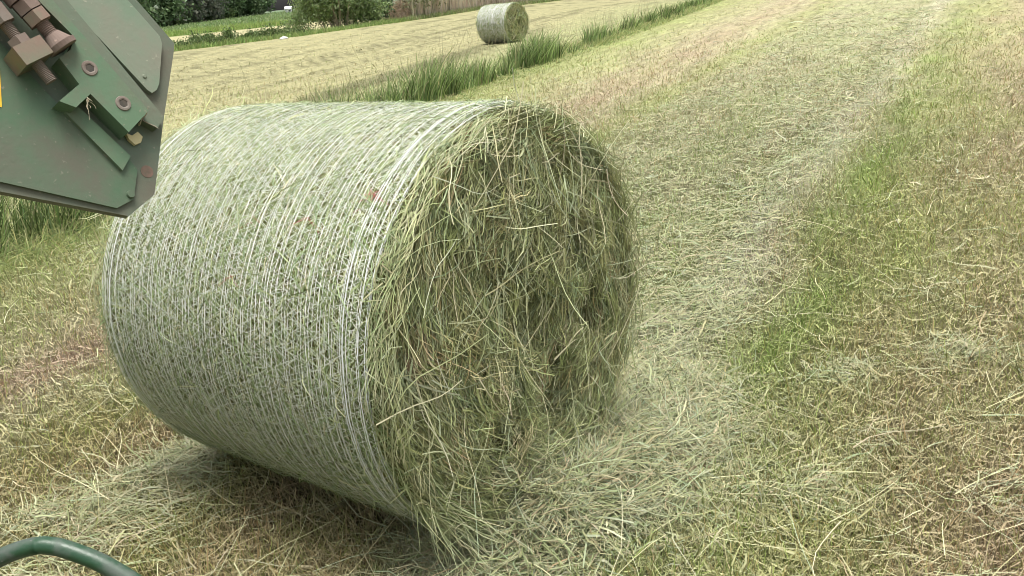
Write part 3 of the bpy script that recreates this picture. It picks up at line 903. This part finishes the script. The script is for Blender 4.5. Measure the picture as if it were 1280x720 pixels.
# pale fence posts in front of the wood
fr = empty('post_fence', (0, 0, 0))
pa = edge_of_wood(.12); fr.location = (pa[0], pa[1], float(height(pa[0], pa[1])))
tag(fr, 'row of pale wooden posts with wires standing before the dark wood', 'fence')
tops = []
for i in range(9):
    t = .10 + .045 * i
    p = edge_of_wood(t); p = p - p / np.linalg.norm(p) * 4.5
    z = float(height(p[0], p[1]))
    hh = rng.uniform(1.3, 1.7)
    V, Q = tube([(p[0], p[1], z - .2), (p[0] + .02, p[1], z + hh * .5), (p[0], p[1] + .03, z + hh), (p[0], p[1] + .03, z + hh + .02)], [.1, .1, .09, .02], 8)
    link('post', np_mesh('post', V, Q, np.tile(np.array([.42, .42, .36]), (len(V), 1)), M_bark), fr)
    tops.append((p[0], p[1], z))
for hz in (.6, 1.15):
    V, Q = tube([(a, b, c + hz) for a, b, c in tops], .012, 5)
    link('wire', np_mesh('wire', V, Q, np.tile(np.array([.3, .3, .28]), (len(V), 1)), M_bark), fr)

# tiny white shed beyond the end of the wood
def box(cx, cy, cz, sx, sy, sz):
    V = np.array([(cx + a * sx / 2, cy + b * sy / 2, cz + c * sz / 2) for a in (-1, 1) for b in (-1, 1) for c in (-1, 1)])
    Q = np.array([(0, 1, 3, 2), (4, 6, 7, 5), (0, 4, 5, 1), (2, 3, 7, 6), (0, 2, 6, 4), (1, 5, 7, 3)])
    return V, Q
def flat_mat(name, c, rough=.7):
    return paint_mat(name, c, tuple(x * .75 for x in c), .25, rough=rough, scale=3)
M_white = flat_mat('white_boards', (.78, .78, .75)); M_roof = flat_mat('pale_roof', (.7, .71, .7)); M_win = flat_mat('dark_window', (.05, .06, .06), .2)
sx_, sy_ = -61.7, 293.6
sz_ = float(height(sx_, sy_)) - .1
shed = empty('shed', (sx_, sy_, sz_))
tag(shed, 'tiny white shed with pale roof beyond the end of the dark wood', 'shed')
V, Q = box(sx_, sy_, sz_ + .6, 2.0, 1.5, 1.2)
link('wall', np_mesh('wall', V, Q, None, M_white), shed)
V = np.array([(sx_ + a * .68, sy_ + b * .68, sz_ + z - 1.45) for (a, b, z) in [(-1.75, -1.4, 2.6), (1.75, -1.4, 2.6), (1.75, 0, 3.4), (-1.75, 0, 3.4), (-1.75, 1.4, 2.6), (1.75, 1.4, 2.6),
                                                          (-1.75, -1.4, 2.72), (1.75, -1.4, 2.72), (1.75, 0, 3.55), (-1.75, 0, 3.55), (-1.75, 1.4, 2.72), (1.75, 1.4, 2.72)]])
Q = np.array([(0, 1, 2, 3), (3, 2, 5, 4), (6, 9, 8, 7), (9, 10, 11, 8), (0, 6, 7, 1), (4, 5, 11, 10), (0, 3, 9, 6), (3, 4, 10, 9), (1, 7, 8, 2), (2, 8, 11, 5)])
link('roof', np_mesh('roof', V, Q, None, M_roof), shed)
V, Q = box(sx_ + .4, sy_ - .77, sz_ + .7, .6, .05, .45)
link('window', np_mesh('window', V, Q, None, M_win), shed)

# reed bed
def reeds():
    parts = []
    n = 42000
    b = rng.uniform(-.078, .34, n)
    ex = 2.5 + rng.uniform(0, 9, n)
    x, y = edge_pt(b, ex)
    D = np.stack([rng.normal(0, .07, n), rng.normal(0, .07, n), np.ones(n)], -1)
    g = fbm(b * 60, ex * .3, 81)
    L = rng.uniform(1.9, 3.3, n) * (.8 + .35 * g)
    C = pick(n, [(.74, .66, .53), (.68, .60, .49), (.78, .72, .58), (.5, .45, .36), (.46, .47, .3)], [4, 3, 2, 1.3, .6])
    parts.append(ribbons(np.stack([x, y, height(x, y) - .05], -1), D, L, rng.uniform(.04, .10, n), rvec(n), C, 3, bend=rng.normal(0, .07, (n, 3)), wig=.015, taper=.5))
    n = 9000
    b = rng.uniform(-.085, .34, n)
    x, y = edge_pt(b, rng.uniform(.3, 3.0, n))
    D = np.stack([rng.normal(0, .3, n), rng.normal(0, .3, n), np.ones(n)], -1)
    C = pick(n, [(.24, .30, .13), (.33, .36, .19), (.4, .36, .23)], [3, 3, 2])
    parts.append(ribbons(np.stack([x, y, height(x, y) - .02], -1), D, rng.uniform(.2, .55, n), rng.uniform(.06, .12, n), rvec(n), C, 2, bend=rng.normal(0, .2, (n, 3)), taper=.8))
    me = np_mesh('reed_bed', *merge(parts), M_grass)
    tag(link('reed_bed', me), 'dry beige reeds standing in a dense band behind the far field', 'reeds', kind='stuff')
reeds()

# mound of dead brush between the bushes and the reeds
parts = []
mx_, my_ = -8.5, 96.0
g = 24
tx, ty = np.meshgrid(np.linspace(-1, 1, g), np.linspace(-1, 1, g), indexing='ij')
gz = 1.75 * np.clip(1 - tx ** 2 - ty ** 2, 0, 1) ** .7 * (.75 + .5 * fbm(tx * 3, ty * 3, 15)) - .05
V = np.stack([mx_ + 2.0 * tx, my_ + 1.4 * ty, gz], -1).reshape(-1, 3)
ii, jj = np.meshgrid(np.arange(g - 1), np.arange(g - 1), indexing='ij')
Q = np.stack([ii * g + jj, (ii + 1) * g + jj, (ii + 1) * g + jj + 1, ii * g + jj + 1], -1).reshape(-1, 4)
parts.append((V, Q, np.tile(np.array([.36, .29, .21]), (len(V), 1))))
n = 2500
k = rng.choice(len(V), n)
P = V[k] + rng.normal(0, .08, (n, 3))
parts.append(ribbons(P, rvec(n) + np.array([0, 0, .5]), rng.uniform(.3, .8, n), rng.uniform(.04, .08, n), rvec(n), pick(n, [(.44, .36, .25), (.33, .26, .19), (.25, .27, .14)], [3, 2, 1]), 2, bend=rng.normal(0, .3, (n, 3))))
tag(link('brush_heap', np_mesh('brush_heap', *merge(parts), M_grass)), 'rounded pinkish brown heap of dead brush between the dark bush and reeds', 'brush heap')

# thin trees standing among the reeds right of the heap
tk = crown_mesh('thin_crown', [(rng.uniform(-1.0, 1.0), rng.uniform(-.8, .8), rng.uniform(1.6, 4.6), .8, .8, .7) for _ in range(9)], 420, .24, [(.16, .18, .09), (.22, .24, .13), (.28, .28, .18)], [3, 3, 1], .5)
tt_ = trunk_mesh('thin_trunk', 4.6, .10, 5, (.26, .23, .18))
for i, b in enumerate((-.073, -.064, -.055, -.042)):
    x, y = edge_pt(b, 2.0 + i * .6)
    add_tree('young_tree', 'thin young tree with a slim pale trunk at the left end of the reeds', 'tree', (x, y, float(height(x, y))), tk, tt_, 'young trees at the end of the reeds', i * 1.7, (1, 1, rng.uniform(.85, 1.1)))

# white stone on the field
bm = bmesh.new(); bmesh.ops.create_icosphere(bm, subdivisions=2, radius=.22)
for v in bm.verts:
    v.co += Vector(rng.normal(0, .02, 3)); v.co.z *= .6; v.co.x *= 1.3
me = bpy.data.meshes.new('white_stone'); bm.to_mesh(me); bm.free(); me.materials.append(M_white)
o = link('white_stone', me); o.location = (-14.46, 65.57, .06)
tag(o, 'small white stone lying on the far pale field', 'stone')

# ------------------------------------------------------------------ baler corner (own frame in millimetres: u right, v up, h out of the plate)
PO = Vector((-0.52703, 1.19069, 1.47512))
EU = Vector((0.69878, 0.54835, -0.45937)); EV = Vector((0.09439, 0.56587, 0.81907)); EN = Vector((0.70908, -0.61571, 0.34366))
def L3(u, v, h=0.0):
    return PO + (EU * u + EV * v + EN * h) * .001
bal = empty('hay_baler', PO)
tag(bal, 'dusty green steel corner plate of a baler with bolts and a stepped clamp block', 'baler')

def bm_obj(name, bm, mat, parent, bevel=0.0, smooth=False):
    if bevel:
        bmesh.ops.bevel(bm, geom=[e for e in bm.edges if len(e.link_faces) == 2 and e.calc_face_angle(0) > .5], offset=bevel, segments=2, affect='EDGES', profile=.6, clamp_overlap=True)
    bmesh.ops.recalc_face_normals(bm, faces=bm.faces[:])
    me = bpy.data.meshes.new(name); bm.to_mesh(me); bm.free()
    if smooth:
        for p in me.polygons: p.use_smooth = True
    me.materials.append(mat)
    par = parent
    o = bpy.data.objects.new(name, me); col.objects.link(o)
    o.parent = par
    if par is bal: o.matrix_parent_inverse = Matrix.Translation(-PO)
    return o

def prism(pts, h0, h1, bm=None):
    bm = bm or bmesh.new()
    a = [bm.verts.new(L3(u, v, h0)) for u, v in pts]; b = [bm.verts.new(L3(u, v, h1)) for u, v in pts]
    bm.faces.new(a); bm.faces.new(b[::-1])
    n = len(pts)
    for i in range(n):
        bm.faces.new((a[i], b[i], b[(i + 1) % n], a[(i + 1) % n]))
    return bm

bm_obj('side_plate', prism([(-420, 420), (-103, 396), (45.4, 154), (103.7, 110.8), (104.2, 95.6), (101.5, -14.1), (101.5, -121), (72, -159.8), (-79.4, -168.1), (-420, -186)], -12, 0), M_plate, bal, .0012)
low = bm_obj('cover_sheet', prism([(-400, -180), (-210.9, -166.3), (-81.9, -157.6), (54.4, -154.5), (73.9, -136.8), (73.8, -126.6), (74, -95), (52, -74), (-35.7, -35.6), (-137.6, 43.2), (-400, 120)], 0.2, 4.5), M_paint, bal, .0012)
bm_obj('cover_sheet', prism([(-380, 405), (-105.8, 361.8), (31.5, 143.5), (79.5, 108.5), (84.0, 98.2), (86.8, 37.5), (84.6, 26.8), (78.8, 19.7), (71.9, 22), (-46.5, 106.7), (-72.6, 127.6), (-380, 330)], 0.3, 8), M_paint2, bal, .002)
bm_obj('rail', prism([(-330, 300), (-300, 310), (-64.4, 120.3), (95.8, -13.5), (89.1, -32.6), (70.1, -27.4), (-100.8, 108)], 0.4, 16), M_ledge, bal, .0012)
blk = bm_obj('clamp_block', prism([(-88.6, 84.1), (-64.7, 86.3), (69.1, -19.5), (47.5, -58.4), (-5.1, -22.7), (-19.4, -47.1), (-39.4, -45.6), (-19.8, -14.7), (-47.1, 11.6), (-35.9, 27.6), (-33.7, 47)], 0.6, 32), M_block, bal, .0015)
bm_obj('flat_bar', prism([(-19.2, -32.4), (-9.2, -35.4), (61, -80.7), (53.4, -103.6), (-25.8, -46.9)], 0.7, 10), M_block, bal, .0012)
bm_obj('wood_chip', prism([(52.2, -48.8), (60.5, -50), (67, -42.2), (74.3, -47.2), (73.1, -55.8), (66.3, -61.5), (57.3, -56.4)], 1, 7), M_chip, bal, .001)
bm_obj('warning_decal', prism([(-150, -10.4), (-103.6, -13.3), (-93.9, -63.8), (-140, -69.2)], 4.6, 5.2), M_yellow, bal)

def cyl(c0, c1, r0, r1=None, sides=24, bm=None, capped=True):
    bm = bm or bmesh.new()
    r1 = r0 if r1 is None else r1
    c0 = Vector(c0); c1 = Vector(c1); ax = (c1 - c0).normalized()
    a = ax.cross(Vector((.2, .3, .93))).normalized(); b = ax.cross(a)
    ring = lambda c, r: [bm.verts.new(c + (a * math.cos(t) + b * math.sin(t)) * r) for t in np.linspace(0, 2 * math.pi, sides, endpoint=False)]
    A = ring(c0, r0 * .001); B = ring(c1, r1 * .001)
    for i in range(sides):
        bm.faces.new((A[i], A[(i + 1) % sides], B[(i + 1) % sides], B[i]))
    if capped:
        bm.faces.new(A[::-1]); bm.faces.new(B)
    return bm

def ring_screw(u, v, h):
    """countersunk socket screw: flat ring head with a hexagonal well"""
    bm = bmesh.new()
    n = 36
    c = lambda r, hh, hexa=False: [bm.verts.new(L3(u + rr_ * math.cos(t), v + rr_ * math.sin(t), hh)) for t in np.linspace(0, 2 * math.pi, n, endpoint=False)
                                   for rr_ in [r * (math.cos(math.pi / 6) / math.cos(((t + .3) % (math.pi / 3)) - math.pi / 6) if hexa else 1)]]
    loops = [c(10.2, h + .15), c(9.4, h + 1.4), c(6.9, h + 1.5), c(5.9, h + .9, True), c(5.9, h + .3, True)]
    for A, B in zip(loops, loops[1:]):
        for i in range(n):
            bm.faces.new((A[i], A[(i + 1) % n], B[(i + 1) % n], B[i]))
    o = bm_obj('socket_screw', bm, M_steel, blk)
    bm = bmesh.new()
    A = [bm.verts.new(L3(u + 5.85 * math.cos(t), v + 5.85 * math.sin(t), h + .35)) for t in np.linspace(0, 2 * math.pi, 12, endpoint=False)]
    bm.faces.new(A)
    bm_obj('hex_well', bm, M_dark, blk)
ring_screw(-10.5, 11.7, 32); ring_screw(35.8, -21.2, 32)
bm_obj('rust_mark', cyl(L3(87.9, -91.6, .1), L3(87.9, -91.6, .6), 8.5), M_rust, bal)
bm_obj('bolt_head', cyl(L3(68.8, -131.7, 4.6), L3(68.8, -131.7, 8), 5.5, 4.5), M_paint, low)
for (u, v) in ((70, 150), (66, 40), (-20, 190), (-60, 240)):
    bm_obj('rivet_head', cyl(L3(u, v, 8), L3(u, v, 9.5), 3.2, 2.2, 12), M_paint2, bal)

def rod(name, p0, p1, r, parent, pitch=2.2, mat=M_steel):
    """threaded rod: stacked ridges"""
    p0 = Vector(p0); p1 = Vector(p1); n = max(4, int((p1 - p0).length * 1000 / pitch))
    bm = bmesh.new()
    a_ = (p1 - p0).normalized(); a = a_.cross(Vector((.2, .3, .93))).normalized(); b = a_.cross(a); prev = None; S = 20
    for i in range(2 * n + 1):
        rr = (r if i % 2 else r * .86) * .001
        if i in (0, 2 * n): rr = r * .75 * .001
        ring = [bm.verts.new(p0.lerp(p1, i / (2 * n)) + (a * math.cos(t) + b * math.sin(t)) * rr) for t in np.linspace(0, 2 * math.pi, S, endpoint=False)]
        if prev:
            for k in range(S): bm.faces.new((prev[k], prev[(k + 1) % S], ring[(k + 1) % S], ring[k]))
        else: bm.faces.new(ring[::-1])
        prev = ring
    bm.faces.new(prev)
    return bm_obj(name, bm, mat, parent)

def along(a, b, t):
    return Vector(a).lerp(Vector(b), t)
# upper adjusting bolt: runs down into the clamp block
A0 = L3(-150, 109, 34); A1 = L3(-44, 25, 34)
up = empty('adjusting_bolt', A0); up.parent = bal; up.matrix_parent_inverse = Matrix.Translation(-PO)
def up_part(name, bm, mat, bevel=0.0, smooth=False):
    o = bm_obj(name, bm, mat, up, bevel, smooth); o.matrix_parent_inverse = Matrix.Translation(-A0); return o
def lp(t): return along(A0, A1, t)
o = rod('thread', lp(-.3), lp(.93), 9.2, up); o.matrix_parent_inverse = Matrix.Translation(-A0)
up_part('spring_cup', cyl(lp(-.2), lp(.385), 19, 19), M_dark, .002)
up_part('washer', cyl(lp(.39), lp(.48), 17), M_steel, .001)
up_part('nut', cyl(lp(.49), lp(.60), 16, sides=6), M_steel, .0015)
up_part('nut', cyl(lp(.61), lp(.72), 15.5, sides=6), M_lug, .0015)
bm = cyl(lp(.845), lp(.95), 10, 17.5); cyl(lp(.951), lp(1.0), 20, 19, bm=bm)
up_part('collar', bm, M_steel, .001)
# lower bolt through a welded lug
B0 = L3(-146, 66, 28); B1 = L3(-50, -22, 28)
lo = empty('clamping_bolt', B0); lo.parent = bal; lo.matrix_parent_inverse = Matrix.Translation(-PO)
def lo_part(name, bm, mat, bevel=0.0):
    o = bm_obj(name, bm, mat, lo, bevel); o.matrix_parent_inverse = Matrix.Translation(-B0); return o
def lq(t): return along(B0, B1, t)
o = rod('thread', lq(-.2), lq(1.0), 7.6, lo, 1.9); o.matrix_parent_inverse = Matrix.Translation(-B0)
lo_part('nut', cyl(lq(.2), lq(.37), 14, sides=6), M_steel, .0015)
lo_part('nut', cyl(lq(.52), lq(.60), 13.5, sides=6), M_steel, .0015)
bm = bmesh.new()
ca = lq(.60); cb = lq(.79); ax_ = (cb - ca).normalized(); sd_ = ax_.cross(EN).normalized()
vs = [bm.verts.new(c + sd_ * (s * .0195) + EN * h_) for c in (ca, cb) for s, h_ in ((-1, -.028), (1, -.028), (1, .015), (-1, .015))]
for f in ((0, 1, 2, 3), (7, 6, 5, 4), (0, 4, 5, 1), (1, 5, 6, 2), (2, 6, 7, 3), (3, 7, 4, 0)): bm.faces.new([vs[i] for i in f])
lo_part('lug', bm, M_lug, .0015)
# stalks caught on the block
for (u0, v0, h0, k) in ((-8, -30, 33, 6), (66, -28, 20, 4)):
    P = np.tile(np.array(L3(u0, v0, h0)), (k, 1)) + rng.normal(0, .0006, (k, 3))
    D = np.array([np.array(EU * rng.normal(.2, .25) - EV + EN * rng.normal(.1, .2)) if k == 6 else rvec(1)[0] for _ in range(k)])
    V, Q, C = ribbons(P, D, rng.uniform(.008, .022, k), .0012, np.tile(np.array(EN), (k, 1)), pick(k, [(.42, .36, .24), (.3, .25, .17)], [1, 1]), 4, bend=rng.normal(0, .3, (k, 3)), wig=.1)
    o = bpy.data.objects.new('caught_straw', np_mesh('caught_straw', V, Q, C, M_hay)); col.objects.link(o)
    o.parent = bal; o.matrix_parent_inverse = Matrix.Translation(-PO)

# ------------------------------------------------------------------ green guard rail at the lower left
ctrl = [(-.735, .93, .30), (-.735, .935, .70), (-.732, .945, .84), (-.713, .953, .908), (-.671, .959, .932), (-.63, .9625, .941), (-.607, .9625, .9385), (-.585, .96, .931), (-.547, .954, .912), (-.505, .944, .883), (-.47, .935, .855), (-.44, .925, .81), (-.425, .915, .70), (-.42, .91, .30)]
ctrl = [Vector(c) for c in ctrl]
pts = []
for i in range(1, len(ctrl) - 2):
    p0, p1, p2, p3 = ctrl[i - 1], ctrl[i], ctrl[i + 1], ctrl[i + 2]
    for t in np.linspace(0, 1, 8, endpoint=False):
        pts.append(.5 * ((2 * p1) + (p2 - p0) * t + (2 * p0 - 5 * p1 + 4 * p2 - p3) * t * t + (3 * p1 - p0 - 3 * p2 + p3) * t ** 3))
pts = [np.array(p) for p in pts]
V, Q = tube(pts, .0112, 20)
o = link('guard_rail', np_mesh('guard_rail', V, Q, None, M_rail, True))
tag(o, 'bent glossy green steel pipe rail in the lower left corner', 'rail')
